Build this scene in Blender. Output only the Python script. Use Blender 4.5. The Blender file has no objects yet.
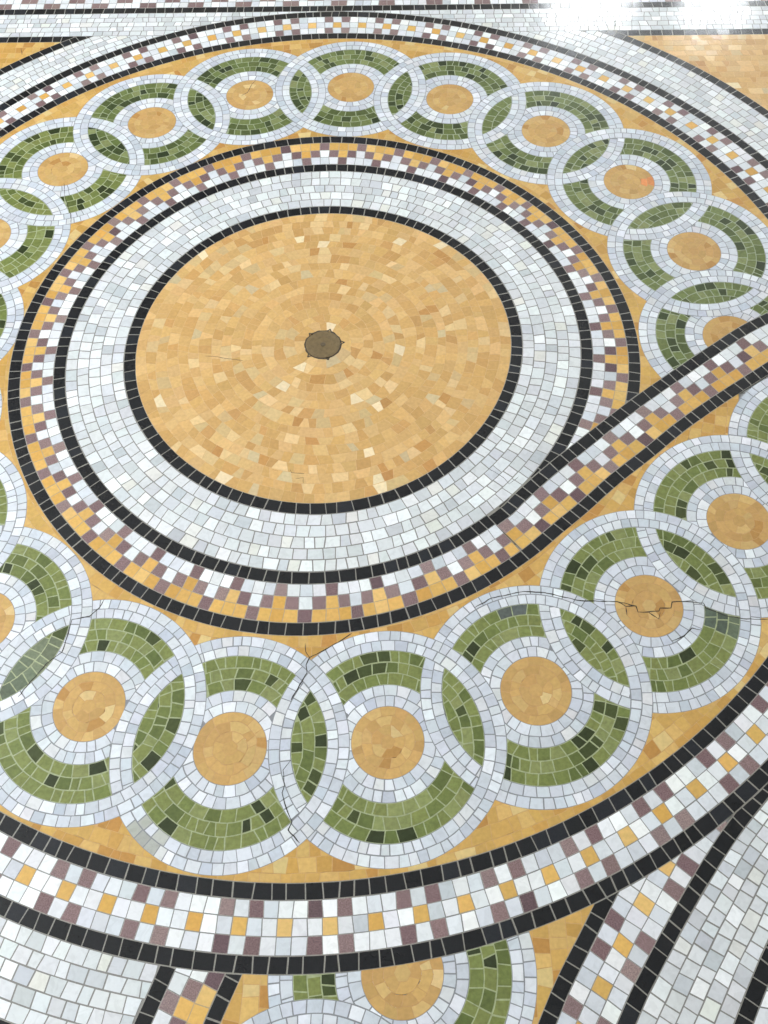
import bpy, math, random
from math import pi, cos, sin, radians as R, hypot, atan2, degrees
rnd = random.Random(7)
COL = bpy.context.scene.collection

# ------------------------------------------------------------------ colours
def lin(c):
    return tuple((x/255/12.92 if x/255 <= .04045 else ((x/255+.055)/1.055)**2.4) for x in c)
PAL = {
 'white':  [((212,215,217),5),((204,207,210),4),((194,198,202),1.8),((226,229,230),2.2),((217,217,212),.8),((184,188,192),.4)],
 'ring':   [((206,210,216),5),((196,201,209),4),((187,193,203),1.8),((220,223,228),2),((209,210,212),1)],
 'pale':   [((218,220,223),5),((206,210,215),3),((234,236,236),2.5),((194,199,205),1)],
 'black':  [((29,30,33),5),((24,25,28),4),((36,38,43),1.3)],
 'gold':   [((202,164,107),6),((196,157,99),5),((207,170,116),4),((190,149,93),1.8),((214,183,133),1.3),((198,170,122),1.1),((183,137,82),.5),((225,205,167),.35),((195,175,136),.25)],
 'amber':  [((194,156,88),5),((187,146,79),3),((201,165,101),3),((178,132,71),1.0),((207,181,124),.7)],
 'disc':   [((190,154,96),6),((184,147,91),4),((195,162,106),2.5),((175,133,77),.6),((204,177,125),.35)],
 'green':  [((120,128,74),6),((110,120,67),4),((129,136,86),2),((92,103,56),2.2),((66,75,42),1.7),((50,58,34),1.1)],
 'green2': [((106,117,70),5),((94,106,60),4),((78,89,50),3.2),((58,69,40),2.6),((46,56,34),.8),((126,134,88),2.4)],
 'purple': [((130,108,108),5),((118,95,97),3),((140,120,118),2),((100,80,84),1)],
 'ochre':  [((208,166,94),5),((201,156,82),3),((216,178,112),2)],
 'mauve':  [((134,112,110),5),((122,100,100),3)],
}
MATOF = {'white':'w','ring':'w','pale':'w','black':'k','gold':'g','amber':'g','disc':'g','ochre':'g','green':'v','green2':'v','purple':'p','mauve':'p'}
GROUT = {'white':(124,122,118),'ring':(126,128,132),'pale':(120,120,118),'black':(128,125,117),'gold':(196,158,104),'amber':(186,146,88),
         'disc':(180,138,84),'ochre':(166,144,108),'green':(146,154,116),'green2':(136,146,114),'purple':(146,138,132),'mauve':(150,142,136)}
def pick(kind, jit=.035):
    p = PAL[kind]; t = rnd.random()*sum(w for _,w in p)
    for c,w in p:
        t -= w
        if t <= 0: break
    k = 1+rnd.uniform(-jit, jit)
    return lin(tuple(min(250, x*k*(1+rnd.uniform(-.008,.008))) for x in c))

# ------------------------------------------------------------------ materials
def mosaic_mat(name, rough, vein=0.0, speck=0.0, mottling=0.0):
    m = bpy.data.materials.new(name); m.use_nodes = True
    nt = m.node_tree; N = nt.nodes; Lk = nt.links; N.clear()
    out = N.new('ShaderNodeOutputMaterial'); b = N.new('ShaderNodeBsdfPrincipled')
    Lk.new(b.outputs[0], out.inputs[0])
    at = N.new('ShaderNodeAttribute'); at.attribute_name = 'tint'
    geo = N.new('ShaderNodeNewGeometry')
    col = at.outputs['Color']
    def mulnoise(scale, detail, lo, hi, f0, f1, dist=0.):
        nonlocal col
        n = N.new('ShaderNodeTexNoise'); n.inputs['Scale'].default_value = scale; n.inputs['Detail'].default_value = detail
        n.inputs['Distortion'].default_value = dist
        Lk.new(geo.outputs['Position'], n.inputs['Vector'])
        mr = N.new('ShaderNodeMapRange'); mr.inputs[1].default_value = f0; mr.inputs[2].default_value = f1
        mr.inputs[3].default_value = lo; mr.inputs[4].default_value = hi
        Lk.new(n.outputs['Fac'], mr.inputs[0])
        mx = N.new('ShaderNodeVectorMath'); mx.operation = 'SCALE'
        Lk.new(col, mx.inputs[0]); Lk.new(mr.outputs[0], mx.inputs['Scale'])
        col = mx.outputs[0]
    if mottling: mulnoise(170, 4, 1-mottling, 1+mottling, .3, .7)
    if vein: mulnoise(55, 5, 1-vein, 1.0, .40, .5, 1.6)
    if speck: mulnoise(620, 2, 1-speck, 1+speck, .38, .62)
    Lk.new(col, b.inputs['Base Color'])
    # grout (alpha 0) is matt, stone (alpha 1) is polished
    rr = N.new('ShaderNodeMapRange'); rr.inputs[3].default_value = .55; rr.inputs[4].default_value = rough
    Lk.new(at.outputs['Alpha'], rr.inputs[0]); Lk.new(rr.outputs[0], b.inputs['Roughness'])
    b.inputs['IOR'].default_value = 1.5
    b.inputs['Coat Weight'].default_value = .13; b.inputs['Coat Roughness'].default_value = .32
    return m
MAT = {'w': mosaic_mat('white_marble', .11, vein=.07, mottling=.03),
       'k': mosaic_mat('black_marble', .12, speck=.12, mottling=.12),
       'g': mosaic_mat('yellow_marble', .12, mottling=.08),
       'v': mosaic_mat('green_marble', .13, vein=.10, mottling=.14),
       'p': mosaic_mat('purple_porphyry', .13, speck=.22, mottling=.08)}
MKEYS = list(MAT)
def plain(name, rgb, rough=.6, bump=0, scale=20, metal=0, var=.05):
    m = bpy.data.materials.new(name); m.use_nodes = True
    nt = m.node_tree; b = nt.nodes['Principled BSDF']; N = nt.nodes
    n = N.new('ShaderNodeTexNoise'); n.inputs['Scale'].default_value = scale; n.inputs['Detail'].default_value = 5
    g = N.new('ShaderNodeNewGeometry'); nt.links.new(g.outputs['Position'], n.inputs['Vector'])
    r = N.new('ShaderNodeValToRGB'); c = lin(rgb)
    r.color_ramp.elements[0].color = (*[x*(1-var*2) for x in c],1); r.color_ramp.elements[1].color = (*[min(1,x*(1+var*2)) for x in c],1)
    r.color_ramp.elements[0].position = .3; r.color_ramp.elements[1].position = .7
    nt.links.new(n.outputs['Fac'], r.inputs[0]); nt.links.new(r.outputs[0], b.inputs['Base Color'])
    b.inputs['Roughness'].default_value = rough; b.inputs['Metallic'].default_value = metal
    return m

# ------------------------------------------------------------------ polygons
def clip(poly, f):
    d = [f(p) for p in poly]
    if min(d) >= 0: return poly
    if max(d) <= 0: return None
    out = []
    n = len(poly)
    for i in range(n):
        a, b, da, db = poly[i], poly[(i+1)%n], d[i], d[(i+1)%n]
        if da >= 0: out.append(a)
        if (da >= 0) != (db >= 0):
            t = da/(da-db); out.append((a[0]+(b[0]-a[0])*t, a[1]+(b[1]-a[1])*t))
    return out if len(out) >= 3 else None
def area(p): return .5*sum(p[i][0]*p[(i+1)%len(p)][1]-p[(i+1)%len(p)][0]*p[i][1] for i in range(len(p)))
def clean(p):
    q = []
    for v in p:
        if not q or hypot(v[0]-q[-1][0], v[1]-q[-1][1]) > 2.5e-4: q.append(v)
    while len(q) > 2 and hypot(q[0][0]-q[-1][0], q[0][1]-q[-1][1]) < 2.5e-4: q.pop()
    return q
def inset(p, g):
    n = len(p); out = []
    for i in range(n):
        a, b, c = p[i-1], p[i], p[(i+1)%n]
        e1 = (b[0]-a[0], b[1]-a[1]); l1 = hypot(*e1) or 1; n1 = (-e1[1]/l1, e1[0]/l1)
        e2 = (c[0]-b[0], c[1]-b[1]); l2 = hypot(*e2) or 1; n2 = (-e2[1]/l2, e2[0]/l2)
        k = 1+n1[0]*n2[0]+n1[1]*n2[1]
        k = max(k, .35)
        out.append((b[0]+g*(n1[0]+n2[0])/k, b[1]+g*(n1[1]+n2[1])/k))
    return out

ZB = -.004
# odd replaced or stained stones: x, y, radius, kind, colour
STAINS = [(.674,.4331,.017,'disc',(205,134,84)), (-.2211,-.8775,.018,'ring',(166,168,160)), (-.1999,-.8989,.018,'ring',(170,172,166)),
 (-.4162,-.6466,.028,'green',(104,114,94)), (-.3941,-.6194,.026,'green',(110,118,96)), (-.436,-.6749,.022,'green',(96,106,88)),
 (.6406,-.5661,.020,'green',(84,94,82)), (.6708,-.5731,.020,'green',(92,102,84)), (.3227,-.5465,.014,'green',(88,94,92)), (.3033,-.5532,.012,'green',(90,96,92))]
class Bed:                                   # one mesh: tesserae set in grout
    def __init__(s): s.v=[]; s.f=[]; s.c=[]; s.m=[]
    def face(s, idx, col, a, m): s.f.append(idx); s.c.append((*col, a)); s.m.append(m)
    def tile(s, poly, kind, col=None, gap=None, grout=None):
        if area(poly) < 0: poly = poly[::-1]
        poly = clean(poly)
        if len(poly) < 3: return
        A = area(poly)
        if A < 1.2e-6: return
        m = MKEYS.index(MATOF[kind]); gr = lin(grout or GROUT[kind])
        gap = gap if gap is not None else {'black':.0009,'white':.0009,'ring':.0008,'green':.0009,'green2':.0009,'gold':.0004,'disc':.0004,'amber':.0005}.get(kind,.0007)
        gap *= rnd.uniform(.7, 1.35)
        n = len(poly); o = len(s.v)
        per = sum(hypot(poly[i][0]-poly[i-1][0], poly[i][1]-poly[i-1][1]) for i in range(n))
        s.v += [(x,y,-.0003) for x,y in poly] + [(x,y,ZB) for x,y in poly]
        for i in range(n):
            j = (i+1)%n; s.face((o+i,o+n+i,o+n+j,o+j), gr, 0, m)
        s.face(tuple(o+n+i for i in range(n))[::-1], gr, 0, m)
        if A/per < gap*1.4 or A < 5e-6:
            s.face(tuple(o+i for i in range(n)), gr, 0, m); return
        ins = inset(poly, gap)
        if area(ins) < A*.25:
            s.face(tuple(o+i for i in range(n)), gr, 0, m); return
        c = col or pick(kind)
        cx = sum(p[0] for p in ins)/n; cy = sum(p[1] for p in ins)/n
        for sx, sy, sr, sk, sc_ in STAINS:
            if kind.startswith(sk) and hypot(cx-sx, cy-sy) < sr:
                v_ = 1+rnd.uniform(-.08,.08); c = lin(tuple(q*v_ for q in sc_))
        tx, ty = rnd.gauss(0,.0035), rnd.gauss(0,.0035)
        k = len(s.v)
        s.v += [(x,y,-.0001+tx*(x-cx)+ty*(y-cy)) for x,y in ins]
        for i in range(n):
            j = (i+1)%n; s.face((o+i,o+j,k+j,k+i), gr, 0, m)
        s.face(tuple(k+i for i in range(n)), c, 1, m)
    def build(s, name, parent=None):
        if not s.f: return None
        me = bpy.data.meshes.new(name); me.from_pydata(s.v, [], s.f)
        used = sorted(set(s.m)); 
        for u in used: me.materials.append(MAT[MKEYS[u]])
        me.polygons.foreach_set('material_index', [used.index(i) for i in s.m])
        at = me.color_attributes.new('tint', 'FLOAT_COLOR', 'CORNER')
        buf = []
        for f, c in zip(s.f, s.c): buf += list(c)*len(f)
        at.data.foreach_set('color', buf)
        o = bpy.data.objects.new(name, me); COL.objects.link(o)
        if parent: o.parent = parent
        return o

def tag(o, label, cat, group=None):
    o['label'] = label; o['category'] = cat
    if group: o['group'] = group
    return o
def thing(name, label, cat, x, y, group=None):
    o = bpy.data.objects.new(name, None); COL.objects.link(o); o.empty_display_size = .05
    return tag(o, label, cat, group)
def structure(o): o['kind'] = 'structure'; return o

# ------------------------------------------------------------------ curves of the design
def fourier(co):
    def f(th):
        r = co[0]
        for k in range(1, (len(co)-1)//2+1): r += co[2*k-1]*cos(k*th)+co[2*k]*sin(k*th)
        return r
    return f
A_ = fourier([0.35057,-0.00057,-0.00029,0.00149,-0.00036,0.00092,0.00168,0.00028,0.00116])      # edge of the yellow disc
B_ = fourier([0.50152,-0.0003,0.00023,0.00146,-0.00016,0.0018,0.00147,0.00125,0.00055])          # outer edge of 2nd black ring
C_ = fourier([0.58771,-0.00025,0.0005,-0.00139,-0.00196,0.00402,-0.0,0.00238,-0.00066])         # outer edge of 3rd black ring
D_ = fourier([0.95167,0.00095,0.00152,0.00232,-0.00055,0.00183,0.00069,0.00067,0.00081])        # inner edge of 4th
E_ = fourier([1.05874,0.00934,-0.00238,-0.00086,0.00067,0.00684,-0.00324,0.00169,0.00262])      # outer edge of 5th
F_ = fourier([1.17771,0.00449,-0.00888,0.00146,0.00467])                                       # outer edge of 6th
W = .0222
off = lambda f, d: (lambda th: f(th)+d)
def inside(f): return lambda p: f(atan2(p[1],p[0]))-hypot(*p)
def outside(f): return lambda p: hypot(*p)-f(atan2(p[1],p[0]))
def in_c(c, r): return lambda p: r-hypot(p[0]-c[0], p[1]-c[1])
def out_c(c, r): return lambda p: hypot(p[0]-c[0], p[1]-c[1])-r

def smooth(pts, n=160):                     # Catmull-Rom through points, even arc length
    P = [pts[0]]+list(pts)+[pts[-1]]; d = []
    for i in range(1, len(P)-2):
        for k in range(24):
            t = k/24; a,b,c,e = P[i-1],P[i],P[i+1],P[i+2]
            d.append(tuple(.5*((2*b[j])+(-a[j]+c[j])*t+(2*a[j]-5*b[j]+4*c[j]-e[j])*t*t+(-a[j]+3*b[j]-3*c[j]+e[j])*t**3) for j in (0,1)))
    d.append(pts[-1])
    s = [0]
    for i in range(1, len(d)): s.append(s[-1]+hypot(d[i][0]-d[i-1][0], d[i][1]-d[i-1][1]))
    out = []; j = 0
    for k in range(n+1):
        q = s[-1]*k/n
        while j < len(s)-2 and s[j+1] < q: j += 1
        t = (q-s[j])/max(1e-9, s[j+1]-s[j]); out.append((d[j][0]+(d[j+1][0]-d[j][0])*t, d[j][1]+(d[j+1][1]-d[j][1])*t))
    return out
def offset(line, d):
    out = []
    for i in range(len(line)):
        a, b = line[max(0,i-1)], line[min(len(line)-1,i+1)]
        l = hypot(b[0]-a[0], b[1]-a[1]) or 1
        out.append((line[i][0]-(b[1]-a[1])/l*d, line[i][1]+(b[0]-a[0])/l*d))
    return out
def interp(line, key, q):                   # line sorted by key coordinate
    k, o = key, 1-key
    L = line
    if q <= L[0][k]: i = 0
    elif q >= L[-1][k]: i = len(L)-2
    else:
        lo, hi = 0, len(L)-1
        while hi-lo > 1:
            mid = (lo+hi)//2
            if L[mid][k] <= q: lo = mid
            else: hi = mid
        i = lo
    t = (q-L[i][k])/((L[i+1][k]-L[i][k]) or 1e-9)
    return L[i][o]+(L[i+1][o]-L[i][o])*t
def above(line): return lambda p: (p[1]-interp(line,0,p[0]))*.83
def below(line): return lambda p: (interp(line,0,p[0])-p[1])*.83
def right_of(line): return lambda p: (p[0]-interp(line,1,p[1]))*.87
def left_of(line): return lambda p: (interp(line,1,p[1])-p[0])*.87

L1 = smooth([(.4907*cos(R(-52.4)),.4907*sin(R(-52.4))),(.3283,-.365),(.348,-.343),(.4038,-.289),(.4661,-.2355),(.515,-.193),(.5799,-.139),(.6605,-.0775),(.7276,-.0275),(.7952,.0217),(.8519,.0545),(1.0,.138),(1.3,.30)])
L2 = smooth([((C_(R(-50))-.0111)*cos(R(-50)),(C_(R(-50))-.0111)*sin(R(-50))),(.4132,-.398),(.4539,-.363),(.513,-.308),(.5788,-.254),(.6415,-.200),(.7061,-.151),(.7645,-.110),(.8272,-.067),(.9,-.018),(1.045,.070),(1.345,.235)])
H = .0114
L1u, L1l, L2u, L2l = offset(L1,H), offset(L1,-H), offset(L2,H), offset(L2,-H)
aboveL1, _bl2 = above(L1u), below(L2l)
_oc = outside(C_)
belowL2 = lambda p: _oc(p) if p[0] < .25 or atan2(p[1],p[0]) < R(-50) else _bl2(p)
up = lambda pts: sorted(smooth(pts), key=lambda p: p[1])
QA = up([(-.137,-1.0),(-.155,-1.05),(-.1785,-1.114),(-.25,-1.30),(-.35,-1.5)])
QB = up([(-.044,-1.0),(-.068,-1.0586),(-.091,-1.1147),(-.163,-1.30),(-.262,-1.5)])
R1 = up([(.535,-.80),(.492,-.865),(.452,-.93),(.419,-.98),(.393,-1.02),(.3614,-1.068),(.3353,-1.114),(.235,-1.30),(.14,-1.5)])
R2 = up([(.72,-.775),(.668,-.828),(.606,-.8899),(.540,-.9686),(.4708,-1.0616),(.434,-1.1175),(.325,-1.30),(.22,-1.5)])
R3 = up([(.80,-.84),(.725,-.915),(.64,-1.0306),(.614,-1.0683),(.5817,-1.119),(.47,-1.30),(.36,-1.5)])
T1 = [(-2.2,1.0757-.016),(0,1.0757),(2.2,1.0757+.016)]
T2 = [(-2.2,.9607-.014),(0,.9607),(2.2,.9607+.014)]
def hoff(line, d): return offset(line, d)

# ------------------------------------------------------------------ rows of tesserae
def wob(seed):
    a = [rnd.uniform(0, 6.28) for _ in range(3)]
    n = [rnd.choice((2,3)), rnd.choice((5,7)), rnd.choice((11,13))]
    return lambda s: .00035*(sin(6.28318*n[0]*s+a[0])+sin(6.28318*n[1]*s+a[1])+.8*sin(6.28318*n[2]*s+a[2]))
def lay(P, length, nrows, tlen, add, s0=0., s1=1., jit=.16, closed=False, skew=.05, grid=None, wobble=1., mid=1, bounds=None):
    """P(s,u): s along 0..1, u across 0..1. add(poly, s, row, col)"""
    ws = [wob(0) for _ in range(nrows+1)]; ws[0] = ws[-1] = (lambda s: 0)
    width = hypot(P(.5*(s0+s1),1)[0]-P(.5*(s0+s1),0)[0], P(.5*(s0+s1),1)[1]-P(.5*(s0+s1),0)[1])
    def pt(s, row): return P(s, row/nrows + wobble*ws[row](s)/max(width,1e-6))
    def clampmap(i, n, b): return b
    if grid:
        n = grid; bs = list(bounds) if bounds else [s0+(s1-s0)*(i+ (rnd.uniform(-.06,.06) if 0 < i < n else 0))/n for i in range(n+1)]
    for row in range(nrows):
        if not grid:
            Lr = 0; K = 40; pr = P(s0,(row+.5)/nrows)
            for k in range(1,K+1):
                q = P(s0+(s1-s0)*k/K,(row+.5)/nrows); Lr += hypot(q[0]-pr[0], q[1]-pr[1]); pr = q
            n = max(1, round(Lr/tlen))
            w = [1+rnd.uniform(-jit, jit)*1.6 for _ in range(n)]; t = sum(w); ph = rnd.random() if closed else 0
            bs = [s0]; a = 0
            for x in w: a += x; bs.append(s0+(s1-s0)*a/t)
            if closed: bs = [b+ph*(s1-s0)/n for b in bs]
        sk = [rnd.uniform(-skew,skew)*(bs[-1]-bs[0])/n for _ in bs]
        if closed: sk[-1] = sk[0]
        else: sk[0] = sk[-1] = 0
        for i in range(n):
            a, b = bs[i], bs[i+1]
            poly = [pt(a-sk[i],row)]
            M = mid if isinstance(mid, int) else 1
            a0, b0, a1, b1 = a-sk[i], b-sk[i+1], a+sk[i], b+sk[i+1]
            poly += [pt(a0+(b0-a0)*k/(M+1),row) for k in range(1,M+1)]
            poly += [pt(b0,row), pt(b1,row+1)]
            poly += [pt(b1+(a1-b1)*k/(M+1),row+1) for k in range(1,M+1)]
            poly.append(pt(a+sk[i],row+1))
            add(poly, (a+b)/2, row, i)
def ring_path(ri, ro, c=(0,0), t0=0., t1=2*pi):
    ri = ri if callable(ri) else (lambda th, r=ri: r); ro = ro if callable(ro) else (lambda th, r=ro: r)
    def P(s, u):
        th = t0+(t1-t0)*s; r = ri(th)*(1-u)+ro(th)*u
        return (c[0]+r*cos(th), c[1]+r*sin(th))
    return P
def match(lo, hi):
    out = []; j = 0
    for p in lo:
        j = min(range(len(hi)-1), key=lambda k: min(hypot(p[0]-hi[k][0],p[1]-hi[k][1]), 9)+min(hypot(p[0]-hi[k+1][0],p[1]-hi[k+1][1]), 9))
        a, b = hi[j], hi[j+1]; dx, dy = b[0]-a[0], b[1]-a[1]
        t = ((p[0]-a[0])*dx+(p[1]-a[1])*dy)/(dx*dx+dy*dy)
        if 0 < j < len(hi)-2: t = min(max(t,0),1)
        out.append((a[0]+dx*t, a[1]+dy*t))
    return out
def anchored(lo, anchor, pitch, k0, k_frac=.5):
    """column boundaries (fraction of lo) so that column k0 (mod its period) is centred at the anchor"""
    Lt = line_len(lo); best = None; acc = 0
    for i in range(len(lo)):
        if i: acc += hypot(lo[i][0]-lo[i-1][0], lo[i][1]-lo[i-1][1])
        d = hypot(lo[i][0]-anchor[0], lo[i][1]-anchor[1])
        if best is None or d < best[0]: best = (d, acc)
    sa = best[1]; nb = int(sa/pitch+.5); start = sa-(nb+.5)*pitch
    n = int((Lt-start)/pitch)
    return [max(0,(start+k*pitch)/Lt) for k in range(n+1)], n, (k0-nb)
def strand_path(lo, hi):
    def at(line, s):
        q = min(max(s,0),1)*(len(line)-1); i = min(int(q), len(line)-2); t = q-i
        return (line[i][0]+(line[i+1][0]-line[i][0])*t, line[i][1]+(line[i+1][1]-line[i][1])*t)
    def P(s, u):
        a, b = at(lo,s), at(hi,s); return (a[0]*(1-u)+b[0]*u, a[1]*(1-u)+b[1]*u)
    return P
def clipped(poly, fs):
    for f in fs:
        poly = clip(poly, f)
        if not poly: return None
    return poly
def adder(bed, kind, fs=(), tone=None):
    def add(poly, s, row, col):
        p = clipped(poly, fs)
        if p: bed.tile(p, kind(s,row,col) if callable(kind) else kind)
    return add
def ring(name, parent, ri, ro, n, tlen, kind, fs=(), c=(0,0), t0=0., t1=2*pi, **kw):
    b = Bed(); closed = abs(t1-t0-2*pi) < 1e-6
    rm = ((ri(0) if callable(ri) else ri)+(ro(0) if callable(ro) else ro))/2
    lay(ring_path(ri,ro,c,t0,t1), rm*abs(t1-t0), n, tlen, adder(b,kind,fs), closed=closed, **kw)
    return b.build(name, parent)
def line_len(l): return sum(hypot(l[i][0]-l[i-1][0], l[i][1]-l[i-1][1]) for i in range(1,len(l)))
def strand(name, parent, lo, hi, n, tlen, kind, fs=(), **kw):
    b = Bed(); lay(strand_path(lo,hi), line_len(lo), n, tlen, adder(b,kind,fs), **kw)
    return b.build(name, parent)

# stepped strip next to the medallion: white | purple zigzag | yellow
def stepped(s, row, col):
    c = col%4
    return (('purple','pale','pale','pale'),('ochre','purple','pale','purple'),('ochre','ochre','purple','ochre'))[row][c]
def chequer(s, row, col):
    c = col%6
    if row == 1: return 'ochre' if c in (1,4) else 'pale'
    return 'purple' if c in (0,2) else 'pale'

# ================================================================== central medallion
med = thing('mosaic_medallion', 'large round yellow mosaic medallion framed by black and white rings, around the metal cap', 'mosaic medallion', 0, 0)
gd = Bed()
def goldadd(poly, s, row, col): 
    gd.tile(poly, 'gold')
lay(ring_path(lambda th: .0348-.0018*cos(th)-.0047*sin(th), lambda th: A_(th)), 1.2, 16, .0195, goldadd, closed=True, jit=.26, skew=.2, wobble=4, mid=3)
gd.build('yellow_disc', med)
ring('inner_black_ring', med, A_, off(A_,W), 1, .0228, 'black')
ring('white_ring', med, off(A_,W), off(B_,-W), 5, .0212, 'white', jit=.17, skew=.07)
b = Bed()
def badd(poly, s, row, col):
    p = clipped(poly, [aboveL1] if s < .12 else [])
    if p: b.tile(p, 'black')
lay(ring_path(off(B_,-W), B_, (0,0), R(-52.4), R(307.6)), 3.1, 1, .0225, badd)
b.build('outer_black_ring', med)

# metal cap in the middle
cap = thing('metal_floor_cap', 'small round worn metal cap set in the centre of the yellow disc', 'floor cap', 0, 0)
import bmesh
def lathe(name, prof, mat, parent, seg=64, bump=None):
    bm = bmesh.new(); rows = []
    for r, z in prof:
        if r == 0: rows.append([bm.verts.new((0,0,z))]); continue
        rows.append([bm.verts.new(((r*(1+(bump(k/seg) if bump else 0)))*cos(2*pi*k/seg), (r*(1+(bump(k/seg) if bump else 0)))*sin(2*pi*k/seg), z)) for k in range(seg)])
    for a, b in zip(rows, rows[1:]):
        for k in range(seg):
            j = (k+1)%seg
            if len(a) == 1: bm.faces.new((a[0], b[k], b[j]))
            elif len(b) == 1: bm.faces.new((a[k], b[0], a[j]))
            else: bm.faces.new((a[k], b[k], b[j], a[j]))
    bmesh.ops.recalc_face_normals(bm, faces=bm.faces)
    me = bpy.data.meshes.new(name); bm.to_mesh(me); bm.free(); me.materials.append(mat)
    o = bpy.data.objects.new(name, me); COL.objects.link(o)
    if parent: o.parent = parent
    return o
M_dark = plain('dark_joint', (62,52,38), .7)
M_cap = plain('worn_bronze', (106,88,56), .55, scale=120, var=.10)
M_pin = plain('dark_pin', (84,72,52), .5)
def nubs(t):
    v = 0
    for a in (.02,.20,.375,.63,.80): v += .16*math.exp(-(((t-a+.5)%1-.5)/.012)**2)
    return v+.02*sin(t*44)+.015*sin(t*91)
lathe('dark_joint', [(.0350,-.004),(.0350,.0001),(.0315,.0002),(.0315,-.004)], M_dark, cap, 160, nubs)
lathe('cap_disc', [(.0325,-.004),(.0325,.0002),(.0315,.0005),(.026,.0006),(.0255,.0004),(.018,.0005),(.0175,.0003),(.011,.0004),(0,.0004)], M_cap, cap, 72, lambda t:.012*sin(t*31))
lathe('centre_pin', [(.0048,.0002),(.0046,.0009),(.003,.0012),(0,.0012)], M_pin, cap, 24)
for o_ in list(cap.children): o_.location = (-.0018,-.0047,0)


# ================================================================== stepped band that rings the medallion
band = thing('stepped_mosaic_band', 'curved band of stepped purple, white and yellow squares circling the medallion', 'mosaic band', 0, 0)
b = Bed()
KP = [(-2,-36),(-1,-43.3),(0,-51.4),(1,-59.4),(2,-68.1),(3,-78),(4,-85.9),(5,-95.1),(6,-103.1),(7,-111),(10,-136.1),(11,-144.3),(12,-152.8),(13,-161.4),(14,-170.4),(15,-178.4),(16,-187.2),(17,-195.3),(23,-245.2),(25,-263.2),(26,-271.8),(27,-280.1),(28,-289.1),(29,-297.5),(31,-314.2),(32,-321.6),(42,-408)]
def pw(tab, x):
    for (a,p),(b_,q) in zip(tab, tab[1:]):
        if x <= b_: break
    return p+(q-p)*(x-a)/(b_-a)
t0 = R(312)                                  # runs from -48 deg clockwise all the way round
A0 = pw(KP,.125)
def stepadd(poly, s, row, col):
    th = A0-360*s
    p = clipped(poly, [aboveL1] if th < -330 else [])
    if p:
        k = stepped(s,row,col+1); b.tile(p, k)
lay(ring_path(B_, off(C_,-W), (0,0), R(A0), R(A0-360)), 3.3, 3, .0186, stepadd, grid=166, bounds=[(A0-pw(KP,(k+.5)/4))/360 for k in range(167)])
b.build('stepped_strip', band)
b = Bed()
def cadd(poly, s, row, col):
    p = clipped(poly, [aboveL1] if -50-334*s < -340 else [])
    if p: b.tile(p, 'black')
lay(ring_path(off(C_,-W), C_, (0,0), R(-50), R(-384)), 3.4, 1, .0226, cadd)
b.build('black_outline', band)

tail = thing('diagonal_mosaic_band', 'diagonal band of purple, white and yellow squares between black lines right of the medallion', 'mosaic band', 0, 0)
strand('black_line', tail, L1l, L1u, 1, .0232, 'black', [inside(D_)])
strand('black_line', tail, L2l, L2u, 1, .0232, 'black', [inside(D_)])
b = Bed(); L2m = match(L1l, L2u)
ray = (cos(R(A0)), sin(R(A0))); k0 = 0
Lt = line_len(L1l); acc = 0; sa = 0; sb = None
for i in range(1, len(L1l)):
    p = L1l[i]; acc += hypot(p[0]-L1l[i-1][0], p[1]-L1l[i-1][1])
    if sa is None and ray[0]*p[1]-ray[1]*p[0] > 0: sa = acc
    d_ = hypot(p[0]-.7193, p[1]+.0599)
    if sb is None or d_ < sb[0]: sb = (d_, acc)
pt_ = (sb[1]-sa)/24.5
n_t = int((Lt-sa)/pt_); bs = [(sa+k*pt_)/Lt for k in range(n_t+1)]
def tadd(poly, s, row, col):
    p = clipped(poly, [inside(D_)])
    if p: b.tile(p, stepped(s, row, (k0+col)%4))
after_start = lambda p: ray[0]*p[1]-ray[1]*p[0]
lay(strand_path(L1l, L2m), 1, 3, .0186, tadd, grid=n_t, bounds=bs)
b.build('stepped_strip', tail)

# ================================================================== chain of roundels
G0, GW, RI, RO = .0535, .0872, .142, .1745
def pc(r, a): return (r*cos(R(a)), r*sin(R(a)))
chain = [  # centre, label
 (pc(.770,0.4), 'green and white roundel cut across by the diagonal black band at the right edge'),
 (pc(.7712,17.5), 'green and white roundel just above the one cut by the diagonal band'),
 (pc(.7674,34.8), 'green and white roundel at upper right with an orange blotch in its yellow centre'),
 (pc(.7632,52.4), 'green and white roundel between the orange-blotched one and the next towards the topmost'),
 (pc(.7625,70.5), 'green and white roundel next to the topmost one, on its right'),
 (pc(.7653,88.0), 'topmost green and white roundel, straight above the metal cap'),
 (pc(.7672,105.5), 'green and white roundel left of the topmost one, short crack in its centre'),
 (pc(.7665,122.9), 'green and white roundel at upper left, second to the left of the topmost roundel'),
 (pc(.7653,140.1), 'green and white roundel at upper left with a fine crack below its centre'),
 (pc(.767,157.8), 'green and white roundel cut by the left edge in the upper part of the picture'),
 ((-.7547,.0476), 'roundel rim at the left edge level with the metal cap'),
 (pc(.767,193.3), 'roundel at the left edge just below the rim level with the metal cap'),
 ((-.6577,-.3842), 'green and white roundel slice at the left edge above the half-cut worn roundel'),
 ((-.5155,-.5637), 'green and white roundel at lower left, cut in half by the left edge'),
 (pc(.770,-114.5), 'complete green and white roundel furthest to the lower left'),
 (pc(.7719,-97.6), 'green and white roundel below the medallion, left of the pair, cracked on its right'),
 (pc(.7688,-80.4), 'green and white roundel below the medallion, right one of the pair'),
 ((.351,-.6815), 'green and white roundel between the bottom pair and the badly cracked one'),
 ((.5400,-.5440), 'green and white roundel at lower right with a long crack through its yellow centre'),
 ((.7110,-.3920), 'green and white roundel touching the right edge beneath the diagonal band'),
 ((.8956,-.248), 'left rim of a roundel at the right edge, tucked under the diagonal band'),
]
def L1zone(p): return p[0] > .25 and -.5 < p[1] < .4
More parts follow.
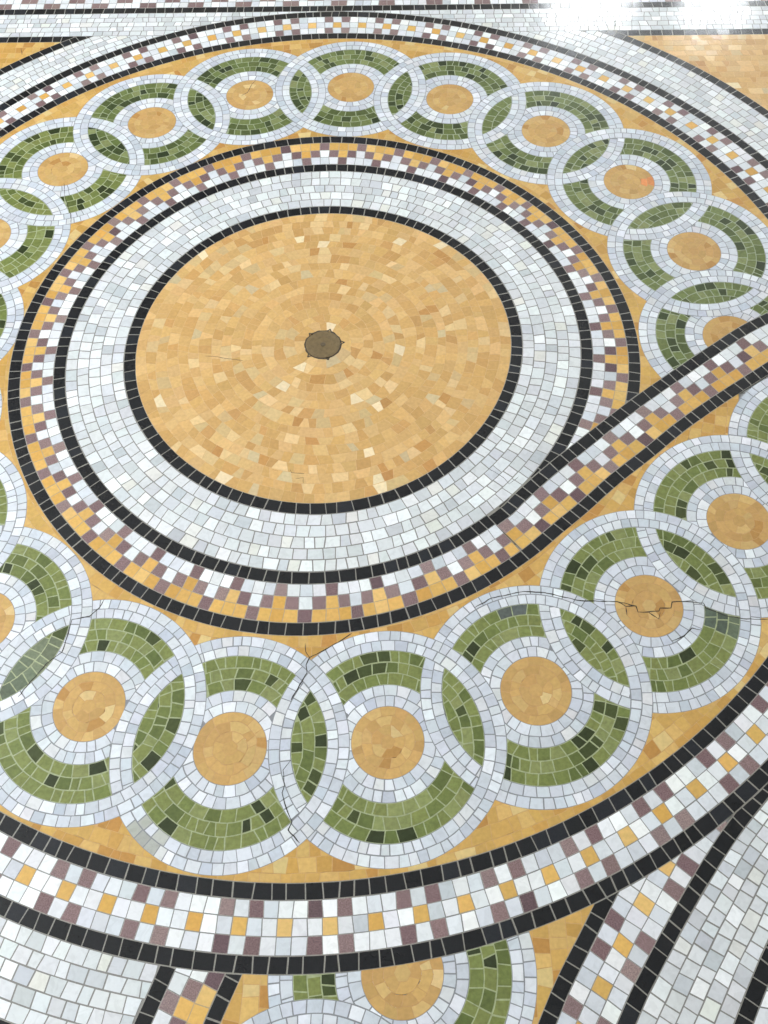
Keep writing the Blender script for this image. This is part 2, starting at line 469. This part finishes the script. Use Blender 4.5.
def zone_clips(i, c):
    fs = [outside(C_), inside(D_)]
    if i == 0: fs = [aboveL1, inside(D_)]
    elif i == 1: fs = [aboveL1]
    elif i >= 17: fs = [belowL2, inside(D_)]
    return fs
def make_roundel(i, c, nb, prev, label, fs0, group, gk, after=None):
    """nb: centres of both neighbours; prev: the neighbour laid over this one (or None)."""
    t = thing('mosaic_roundel', label, 'mosaic roundel', c[0], c[1], group)
    ph = rnd.uniform(0, 6.28)
    # yellow centre
    b = Bed(); kc = 'disc'
    n0 = rnd.choice((5,6)); r0 = .0115
    hub = [(c[0]+r0*cos(ph+2*pi*k/n0), c[1]+r0*sin(ph+2*pi*k/n0)) for k in range(n0)]
    p = clipped(hub, fs0)
    if p: b.tile(p, kc)
    lay(ring_path(lambda th: r0*cos(pi/n0)/max(.5,cos(((th-ph)%(2*pi/n0))-pi/n0)), G0, c), .2, 3, .0185, adder(b,kc,fs0), closed=True, jit=.3, skew=.15, mid=4, wobble=1.5)
    b.build('yellow_centre', t)
    over = [out_c(q, RO) for q in nb]
    dx, dy = (nb[-1][0]-nb[0][0], nb[-1][1]-nb[0][1]) if len(nb) == 2 else (nb[0][0]-c[0], nb[0][1]-c[1])
    def sided(kind, beds, fs):
        def add(poly, s, row, col):
            q = clipped(poly, fs)
            if q:
                mx = sum(p[0] for p in q)/len(q)-c[0]; my = sum(p[1] for p in q)/len(q)-c[1]
                beds[0 if len(nb) == 1 or dx*my-dy*mx > 0 else 1].tile(q, kind)
        return add
    bb = [Bed(), Bed()]; lay(ring_path(G0, GW, c, ph, ph+2*pi), .4, 2, .0165, sided('ring',bb,fs0+over), closed=True, mid=2)
    for q in bb: q.build('inner_ring', t)
    bb = [Bed(), Bed()]; lay(ring_path(GW, RI, c, ph, ph+2*pi), .7, 3, .0190, sided(gk,bb,fs0+over), closed=True, jit=.25, skew=.12)
    for q in bb: q.build('green_band', t)
    b, b1 = Bed(), Bed()
    def add(poly, s, row, col):
        if prev is None:
            q = clipped(poly, fs0)
            if q: b.tile(q, 'ring')
            return
        for fs, bed in (([out_c(prev, RO)], b), ([in_c(prev, RI)], b1)):
            q = clipped(poly, fs0+fs)
            if q: bed.tile(q, 'ring')
    lay(ring_path(RI, RO, c, ph, ph+2*pi), 1., 2, .0168, add, closed=True)
    b.build('outer_ring', t); b1.build('outer_ring', t)
    if after:
        b = Bed(); d = hypot(after[0]-c[0], after[1]-c[1]); r1 = d-RI
        a = atan2(after[1]-c[1], after[0]-c[0])
        rows = 3 if abs(RI-r1) > .045 else 2
        lay(ring_path(r1, RI, c, a-1., a+1.), .28, rows, .0185, adder(b,gk,fs0+[in_c(after,RI)]), jit=.25, skew=.12)
        b.build('green_lens', t)
    return t
C_list = [c for c,_ in chain]
for i, (c, label) in enumerate(chain):
    nb = []; prev = None; after = None
    if i > 0 : nb.append(C_list[i-1]); prev = C_list[i-1]
    if i < len(chain)-1: nb.append(C_list[i+1]); after = C_list[i+1]
    gk = 'green2' if i <= 7 else 'green'
    make_roundel(i, c, nb, prev, label, zone_clips(i,c), 'roundels of the interlaced chain around the medallion', gk, after)

# yellow ground between the rings
ground = thing('yellow_mosaic_ground', 'yellow mosaic ground in small triangles between the roundels and black lines', 'mosaic ground', 0, 0)
angs = [degrees(atan2(c[1],c[0]))%360 for c in C_list]
angs_u = []
for a in angs:
    while angs_u and a < angs_u[-1]-1: a += 360
    angs_u.append(a)
def ground_piece(a0, a1, inner, fs_extra, near):
    b = Bed(); lim = ring_path(lambda th: .55 if inner else .77, lambda th: .77 if inner else 1.0, (0,0), R(a0), R(a1))
    fs = fs_extra+[out_c(q, RO) for q in near]
    n = 11
    lay(lim, .76*abs(R(a1-a0)), n, .021, adder(b,'amber',fs), jit=.25, skew=.1)
    b.build('spandrel', ground)
for i in range(len(chain)-1):
    a0, a1 = angs_u[i], angs_u[i+1]
    near = C_list[max(0,i-1):i+3]
    for inner in (True, False):
        fs = [outside(C_), inside(D_)]
        if i == 0: fs.append(aboveL1)
        if i >= 16: fs = [belowL2, inside(D_)]+([outside(C_)] if i == 16 else [])
        if i >= 18 and not inner: fs = [inside(D_)]
        ground_piece(a0, a1, inner, fs, near)
ground_piece(-22, angs_u[0], True, [aboveL1, outside(C_)], C_list[:2])
ground_piece(angs_u[-1], angs_u[-1]+14, True, [belowL2], C_list[-2:])

# ================================================================== outer chequered border ring
border = thing('chequered_border_ring', 'large circular border of white, purple and yellow checks between two black lines', 'mosaic border', 0, 0)
ring('inner_black_line', border, D_, off(D_,W), 1, .0232, 'black')
ring('outer_black_line', border, off(E_,-W), E_, 1, .0232, 'black')
b = Bed()
XC = [(0,-93.8),(1,-86.9),(5,-59.1),(17,27.5),(18,34.5),(19,41.6),(20,48.5),(23,70.0),(24,76.9),(26,90.8),(30,118.7),(31,125.7),(32,132.5),(49,252.3),(51,266.2)]
lay(ring_path(off(D_,W), off(E_,-W), (0,0), R(-93.8), R(266.2)), 6.3, 3, .0202, adder(b, lambda s,r,c: chequer(s,r,c+1)), grid=306,
    bounds=[(pw(XC,(k-.5)/6)+93.8)/360 for k in range(307)])
b.build('chequered_strip', border)

# ================================================================== surroundings of the big circle
FO = F_; FI = off(F_,-W)
T1l, T1u, T2l, T2u = hoff(T1,-H), hoff(T1,H), hoff(T2,-H), hoff(T2,H)
belowT2, aboveT2, belowT1 = below(T2l), above(T2u), below(T1l)
def single(name, label, cat, bedfn, group=None):
    b = Bed(); bedfn(b); o = b.build(name); tag(o, label, cat, group); return o
# concentric white field
def wf_right(b):
    lay(ring_path(E_, FI, (0,0), R(-50), R(90)), 2.8, 5, .0212, adder(b,'white',[below(T2u)]), jit=.18, skew=.07)
single('white_mosaic_field', 'white mosaic field curving along the right side of the chequered border ring', 'mosaic field', wf_right)
def wf_left(b):
    lay(ring_path(E_, FI, (0,0), R(90), R(270)), 3.5, 5, .0212, adder(b,'white',[below(T2u), lambda p: 1. if p[1] > -.8 else left_of(offset(QA,H*.92))(p)]), jit=.18, skew=.07)
single('white_mosaic_field', 'white mosaic field outside the chequered border on the left and lower left', 'mosaic field', wf_left)
def wf_top(b):
    lo = [(x, interp(T2u,0,x)) for x in [-2+.05*k for k in range(81)]]; hi = [(x, interp(T1l,0,x)) for x in [-2+.05*k for k in range(81)]]
    lay(strand_path(lo,hi), 4, 5, .0215, adder(b,'white',[outside(E_)]), jit=.25, skew=.1)
single('white_mosaic_field', 'white mosaic strip along the top beneath the straight black line', 'mosaic field', wf_top)
# sixth black circle, in two arcs
def arc(a0,a1,fs):
    return lambda b: lay(ring_path(FI, FO, (0,0), R(a0), R(a1)), 1.17*R(abs(a1-a0)), 1, .0232, adder(b,'black',fs))
single('black_mosaic_line', 'curved black line at upper right between white field and plain yellow panel', 'mosaic line', arc(-48,62,[below(T2u)]))
single('black_mosaic_line', 'curved black line beside the small yellow corner at upper left', 'mosaic line', arc(118,258,[below(T2u)]))
def straight(line_lo, line_hi, fs=()):
    return lambda b: lay(strand_path(line_lo,line_hi), line_len(line_lo), 1, .0245, adder(b,'black',fs))
single('black_mosaic_line', 'straight black line along the very top of the picture', 'mosaic line', straight(T1l,T1u))
single('black_mosaic_line', 'short straight black line above the yellow corner at upper left', 'mosaic line', straight(T2l,T2u,[outside(FO), lambda p:-p[0]]))
single('black_mosaic_line', 'straight black line above the yellow panel at upper right', 'mosaic line', straight(T2l,T2u,[outside(FO), lambda p:p[0]]))
def goldcorner(sx):
    def fn(b):
        xs = [-.1+.05*k for k in range(20)]
        lo = [(sx*(.5+.05*k), .30) for k in range(36)]; hi = [(sx*(.5+.05*k), interp(T2l,0,sx*(.5+.05*k))) for k in range(36)]
        lay(strand_path(lo,hi), 1.8, 32, .022, adder(b,'amber' if sx<0 else 'gold',[outside(FO)]), jit=.3, skew=.15)
    return fn
single('yellow_mosaic_panel', 'yellow mosaic triangle in the upper left corner', 'mosaic panel', goldcorner(-1))
single('yellow_mosaic_panel', 'plain yellow mosaic panel in the upper right corner by the window reflection', 'mosaic panel', goldcorner(1))
# purple and white strip beyond the top line
def topstrip(b):
    lo = [(x, interp(T1u,0,x)) for x in (-.849-63*.0199,-.849+148*.0199)]; hi = [(x, y+.066) for x,y in lo]
    def kind(s,row,col):
        c = (col+4)%6
        return 'mauve' if (c in (0,1) and row != 1) or (c in (3,4) and row == 1) else 'pale'
    lay(strand_path(lo,hi), 4.2, 3, .02, adder(b,kind), grid=211)
single('chequered_mosaic_strip', 'straight strip of purple and white blocks along the top edge', 'mosaic strip', topstrip)

# ---- below the big circle
outE = outside(E_)
low50 = lambda p: (R(-50.2)-atan2(p[1],p[0])) if p[0] > 0 else 1.
def steep(line, fs=(outE,low50)):
    lo, hi = offset(line,-H*.92), offset(line,H*.92)
    return lambda b: lay(strand_path(lo,hi), line_len(line), 1, .0232, adder(b,'black',list(fs)))
bl = thing('lower_left_mosaic_band', 'short slanting band of purple, white and yellow squares at the bottom left', 'mosaic band', 0, 0)
for ln in (QA, QB):
    b = Bed(); steep(ln)(b); b.build('black_line', bl)
b = Bed()
lo = offset(QA,-H*.92); hi = match(lo, offset(QB,H*.92)); bs, n_, kk = anchored(lo, (-.1484,-1.0906), .0232, 0)
lay(strand_path(lo,hi), .5, 3, .0195, adder(b,lambda s,r,c: stepped(s,r,(kk+c)%4),[outE]), grid=n_, bounds=bs); b.build('stepped_strip', bl)
br = thing('lower_right_mosaic_band', 'slanting band of white squares with purple and yellow checks at the bottom right', 'mosaic band', 0, 0)
for ln in (R1, R2):
    b = Bed(); steep(ln)(b); b.build('black_line', br)
b = Bed()
def k_br(s,row,col):
    return chequer(s,row,(col+2)%6)
lo = offset(R1,-H*.92); hi = match(lo, offset(R2,H*.92)); bs, n_, kb = anchored(lo, (.4376-.030,-1.0282+.022), .0203, 1)
lay(strand_path(lo,hi), .8, 3, .0215, adder(b,lambda s,r,c: chequer(s,r,(kb+c)%6),[outE,low50]), grid=n_, bounds=bs); b.build('chequered_strip', br)
def wf_br(b):
    lo = offset(R2,-H*.92)
    lay(strand_path(lo, match(lo, offset(R3,H*.92))), .8, 5, .0200, adder(b,'white',[outE,low50]), jit=.12, skew=.05)
single('white_mosaic_field', 'white mosaic field in the lower right corner between two slanting black lines', 'mosaic field', wf_br)
single('black_mosaic_line', 'slanting black line at the far lower right corner', 'mosaic line', steep(R3))
def cornerstrip(b):
    lay(strand_path(offset(R3,-H*.92), [(p[0]+.085,p[1]-.02) for p in R3]), .8, 3, .021, adder(b,k_br,[outside(FO),low50]), grid=34)
single('chequered_mosaic_strip', 'sliver of purple and white squares in the extreme lower right corner', 'mosaic strip', cornerstrip)
# roundels under the border
BC = (.1504,-1.0589); NC = (.040,-1.262)
sect = [right_of(offset(QB,-H*.92)), left_of(offset(R1,H*.92)), outE]
low = 'roundels of the next circle along the bottom edge'
make_roundel(90, BC, [NC], NC, 'roundel at the bottom edge with its yellow centre cut by the chequered border', sect, low, 'green', None)
make_roundel(91, NC, [BC], None, 'white roundel rim at the bottom edge left of the cut yellow centre', sect, low, 'green', BC)
def goldlow(b, side=1):
    ys = [-1.5+.02*k for k in range(31)]
    lo = [(-.30,y) for y in ys]; hi = [(.50,y) for y in ys]
    lay(strand_path(lo,hi), .6, 36, .023, adder(b,'amber',sect+[out_c(BC,RO), out_c(NC,RO), (lambda p: p[0]-BC[0] if side > 0 else NC[0]-p[0])]), jit=.3, skew=.12)
single('yellow_mosaic_panel', 'yellow mosaic triangle at the bottom edge right of the cut roundel', 'mosaic panel', goldlow)
single('yellow_mosaic_panel', 'yellow mosaic sliver at the bottom edge left of the cut roundel', 'mosaic panel', lambda b: goldlow(b,-1))

# ================================================================== cracks
cracks = {
 'long dark crack through the yellow centre of the lower right roundel': [[(.2625,-.546),(.291,-.5289),(.3435,-.518),(.3753,-.52),(.4144,-.5299),(.4252,-.5335),(.4489,-.5354),(.49,-.5366),(.5192,-.5446),(.521,-.5549),(.5368,-.555),(.5544,-.5535),(.5567,-.5484),(.5741,-.5485),(.5772,-.5382),(.5947,-.5375),(.6268,-.5403),(.6293,-.5489),(.6585,-.5628),(.689,-.5682),(.7233,-.5693)],
    [(.5673,-.604),(.5873,-.5959),(.6018,-.5826),(.6169,-.5861)],[(.49,-.5366),(.503,-.545),(.519,-.5446)],[(.503,-.545),(.503,-.560)],[(.5368,-.555),(.552,-.567),(.556,-.556)]],
 'crack dropping from the black line between the two bottom roundels': [[(.0706,-.5868),(.0554,-.5983),(.0177,-.621),(.0065,-.6266),(.0018,-.6386),(.004,-.6507),(-.0063,-.6703),(-.0177,-.6936)],[(-.0015,-.6035),(.0,-.617),(.0065,-.6266)]],
 'crack down the white ring at the lower crossing of the two bottom roundels': [[(-.0119,-.7832),(-.0225,-.7974),(-.0188,-.8194),(-.0217,-.8298),(-.0113,-.8574),(-.0049,-.8697),(-.0098,-.8804),(.0073,-.8977)]],
 'jagged worn crack across the green lens at lower left': [[(-.3265,-.5265),(-.3307,-.5395),(-.3439,-.5548),(-.3712,-.5605),(-.3735,-.5899),(-.3765,-.6146),(-.3974,-.6339),(-.4136,-.6593),(-.4291,-.6858)]],
 'fine crack below the yellow centre of an upper left roundel': [[(-.5764,.4466),(-.5654,.4002),(-.5431,.3489),(-.5387,.3252)]],
 'fine crack through the white mosaic in the window reflection': [[(.632,1.12),(.645,1.0709),(.6688,1.0079),(.6579,.9672)]],
 'fine crack in the white ring near where the diagonal band starts': [[(.2966,-.2834),(.3232,-.304),(.3311,-.3162)],[(.3311,-.3162),(.3491,-.3012)]],
 'hairline mark in the yellow disc left of the metal cap': [[(-.2225,-.030),(-.205,-.0315),(-.172,-.038),(-.1492,-.0417)]],
 'short hairline crack near the bottom rim of the yellow disc': [[(-.077,-.2832),(-.0664,-.2864)],[(-.0455,-.2836),(-.043,-.2896),(-.0212,-.2919)],[(-.035,-.302),(-.022,-.300),(-.021,-.312)]],
 'short dark crack in the yellow triangle at upper left': [[(-.7707,.9228),(-.7624,.8953)]],
 'short crack in the yellow centre left of the topmost roundel': [[(-.225,.735),(-.21,.7494),(-.2033,.7786),(-.1952,.7933)]],
}
M_crack = plain('crack_dirt', (46,42,36), .8)
wid = [.0016,.0016,.0013,.0015,.0010,.0009,.0008,.0007,.0007,.0012,.0010]
for (label, paths), w in zip(cracks.items(), wid):
    bm = bmesh.new()
    for pts in paths:
        fine = []
        for a, b2 in zip(pts, pts[1:]):
            n = max(1, int(hypot(b2[0]-a[0], b2[1]-a[1])/.006))
            for k in range(n): 
                j = .0006 if k else 0
                fine.append((a[0]+(b2[0]-a[0])*k/n+rnd.uniform(-j,j), a[1]+(b2[1]-a[1])*k/n+rnd.uniform(-j,j)))
        fine.append(pts[-1])
        n = len(fine)
        ws = [w*.5*rnd.uniform(.6,1.25)*(.35 if k in (0,n-1) else 1) for k in range(n)]
        lf = [offset(fine,1)[k] for k in range(n)]
        rows = []
        for k in range(n):
            dx, dy = lf[k][0]-fine[k][0], lf[k][1]-fine[k][1]
            rows.append([bm.verts.new((fine[k][0]+dx*ws[k]*s, fine[k][1]+dy*ws[k]*s, z)) for s,z in ((1,-.003),(1,.00008),(-1,.00008),(-1,-.003))])
        for a, b2 in zip(rows, rows[1:]):
            for k in range(4): bm.faces.new((a[k], a[(k+1)%4], b2[(k+1)%4], b2[k]))
        bm.faces.new(rows[0]); bm.faces.new(rows[-1])
    bmesh.ops.recalc_face_normals(bm, faces=bm.faces)
    me = bpy.data.meshes.new('floor_crack'); bm.to_mesh(me); bm.free(); me.materials.append(M_crack)
    o = bpy.data.objects.new('floor_crack', me); COL.objects.link(o); tag(o, label, 'crack')

# ================================================================== room
def boxes(name, bs, mat):
    bm = bmesh.new()
    for (x0,y0,z0,x1,y1,z1) in bs:
        v = [bm.verts.new(p) for p in ((x0,y0,z0),(x1,y0,z0),(x1,y1,z0),(x0,y1,z0),(x0,y0,z1),(x1,y0,z1),(x1,y1,z1),(x0,y1,z1))]
        for f in ((0,3,2,1),(4,5,6,7),(0,1,5,4),(1,2,6,5),(2,3,7,6),(3,0,4,7)): bm.faces.new([v[k] for k in f])
    me = bpy.data.meshes.new(name); bm.to_mesh(me); bm.free(); me.materials.append(mat)
    o = bpy.data.objects.new(name, me); COL.objects.link(o); return structure(o)
M_bed = plain('floor_white_mosaic', (150,146,136), .3, scale=60)
nt = M_bed.node_tree; br_ = nt.nodes.new('ShaderNodeTexBrick'); gp_ = nt.nodes.new('ShaderNodeNewGeometry')
for k_, v_ in (('Scale',1.),('Mortar Size',.0011),('Brick Width',.0215),('Row Height',.0205),('Bias',0.)): br_.inputs[k_].default_value = v_
br_.inputs['Color1'].default_value = (*lin((214,216,217)),1); br_.inputs['Color2'].default_value = (*lin((190,194,198)),1); br_.inputs['Mortar'].default_value = (*lin((130,128,122)),1)
nt.links.new(gp_.outputs['Position'], br_.inputs['Vector']); nt.links.new(br_.outputs['Color'], nt.nodes['Principled BSDF'].inputs['Base Color'])
M_wall = plain('wall_plaster', (172,167,158), .8, scale=3, var=.03)
M_ceil = plain('ceiling_plaster', (142,140,136), .85, scale=3, var=.03)
M_frame = plain('window_paint', (120,116,108), .5, scale=8)
X0, X1, Y0, Y1, ZC = -4.1, 4.6, -4.6, 6.0, 4.2
boxes('floor', [(X0,Y0,-.12,X1,Y1,-.004)], M_bed)
def wall_with_openings(name, axis, pos, thick, a0, a1, opens, z_top, z_bot, mat):
    """openings: list of (start,end); wall runs from a0 to a1"""
    bs = []; cur = a0
    def bx(s, e, z0, z1):
        bs.append((s,pos,z0,e,pos+thick,z1) if axis == 'x' else (pos,s,z0,pos+thick,e,z1))
    for s, e in opens:
        bx(cur, s, 0, ZC); bx(s, e, z_top, ZC)
        if z_bot > 0: bx(s, e, 0, z_bot)
        cur = e
    bx(cur, a1, 0, ZC)
    for i,q in enumerate(bs):
        bs[i] = (q[0],q[1],q[2]-.004,q[3],q[4],q[5])
    return boxes(name, bs, mat)
back_open = [(1.18,2.02),(2.32,2.98),(3.25,4.2)]
left_open = [(-1.9,-.4),(.7,2.2)]
wall_with_openings('wall_back','x',Y1,.3,X0,X1,back_open,3.30,.4,M_wall)
wall_with_openings('wall_left','y',X0-.3,.3,Y0,Y1,left_open,3.5,.6,M_wall)
wall_with_openings('wall_right','y',X1,.3,Y0,Y1,[],3,0,M_wall)
wall_with_openings('wall_front','x',Y0-.3,.3,X0-.3,X1+.3,[],3,0,M_wall)
SK = (-3.5,-1.4,-3.0,.8)                      # unseen ceiling opening, added for soft haze and light from the left
boxes('ceiling', [(X0,Y0,ZC,SK[0],Y1,ZC+.2),(SK[2],Y0,ZC,X1,Y1,ZC+.2),(SK[0],Y0,ZC,SK[2],SK[1],ZC+.2),(SK[0],SK[3],ZC,SK[2],Y1,ZC+.2)], M_ceil)
n = 1
for s, e in back_open:
    boxes('window_%d'%n, [(s,Y1+.1,.4,s+.05,Y1+.16,3.30),(e-.05,Y1+.1,.4,e,Y1+.16,3.30),(s+.05,Y1+.1,3.12,e-.05,Y1+.16,3.30),(s+.05,Y1+.1,.4,e-.05,Y1+.16,.45)], M_frame); n += 1
for s, e in left_open:
    boxes('window_%d'%n, [(X0-.16,s,.6,X0-.1,s+.05,3.5),(X0-.16,e-.05,.6,X0-.1,e,3.5),(X0-.16,s+.05,3.45,X0-.1,e-.05,3.5),(X0-.16,s+.05,.6,X0-.1,e-.05,.65)], M_frame); n += 1

# ================================================================== daylight
w = bpy.data.worlds.new('overcast_sky'); bpy.context.scene.world = w; w.use_nodes = True
bg = w.node_tree.nodes['Background']; bg.inputs[0].default_value = (.915,.965,1.0,1); bg.inputs[1].default_value = 21.6
def portal(name, loc, rot, sx, sy):
    l = bpy.data.lights.new(name, 'AREA'); l.shape = 'RECTANGLE'; l.size = sx; l.size_y = sy
    l.cycles.is_portal = True
    o = bpy.data.objects.new(name, l); o.location = loc; o.rotation_euler = rot; COL.objects.link(o)
for s, e in back_open: portal('window_portal', ((s+e)/2,Y1+.29,1.85), (R(-90),0,0), e-s, 2.90)
for s, e in left_open: portal('window_portal', (X0-.29,(s+e)/2,2.05), (0,R(-90),0), 2.9, e-s)
portal('added_skylight_portal', ((SK[0]+SK[2])/2,(SK[1]+SK[3])/2,ZC+.19), (0,0,0), SK[2]-SK[0], SK[3]-SK[1])  # sky light through the added ceiling opening

# ================================================================== camera
cam = bpy.data.cameras.new('camera'); co = bpy.data.objects.new('camera', cam); COL.objects.link(co)
f, t, r, px = 891.122627, 0.520272915, -0.00742707803, 34.2828545
cam.sensor_fit = 'VERTICAL'; cam.sensor_height = 36; cam.lens = 36*f/1024
cam.shift_x = -px/1024
from mathutils import Matrix, Vector
co.matrix_world = Matrix.Translation((.13496478*1.3, -.85759731*1.3, 1.3)) @ Matrix.Rotation(t,4,'X') @ Matrix.Rotation(r,4,'Z')
cam.clip_start = .05
sc = bpy.context.scene; sc.camera = co
sc.view_settings.view_transform = 'Standard'; sc.view_settings.look = 'None'
sc.view_settings.gamma = 1; sc.view_settings.use_curve_mapping = False
sc.view_settings.exposure = 0.0
sc.cycles.max_bounces = 8; sc.cycles.diffuse_bounces = 5
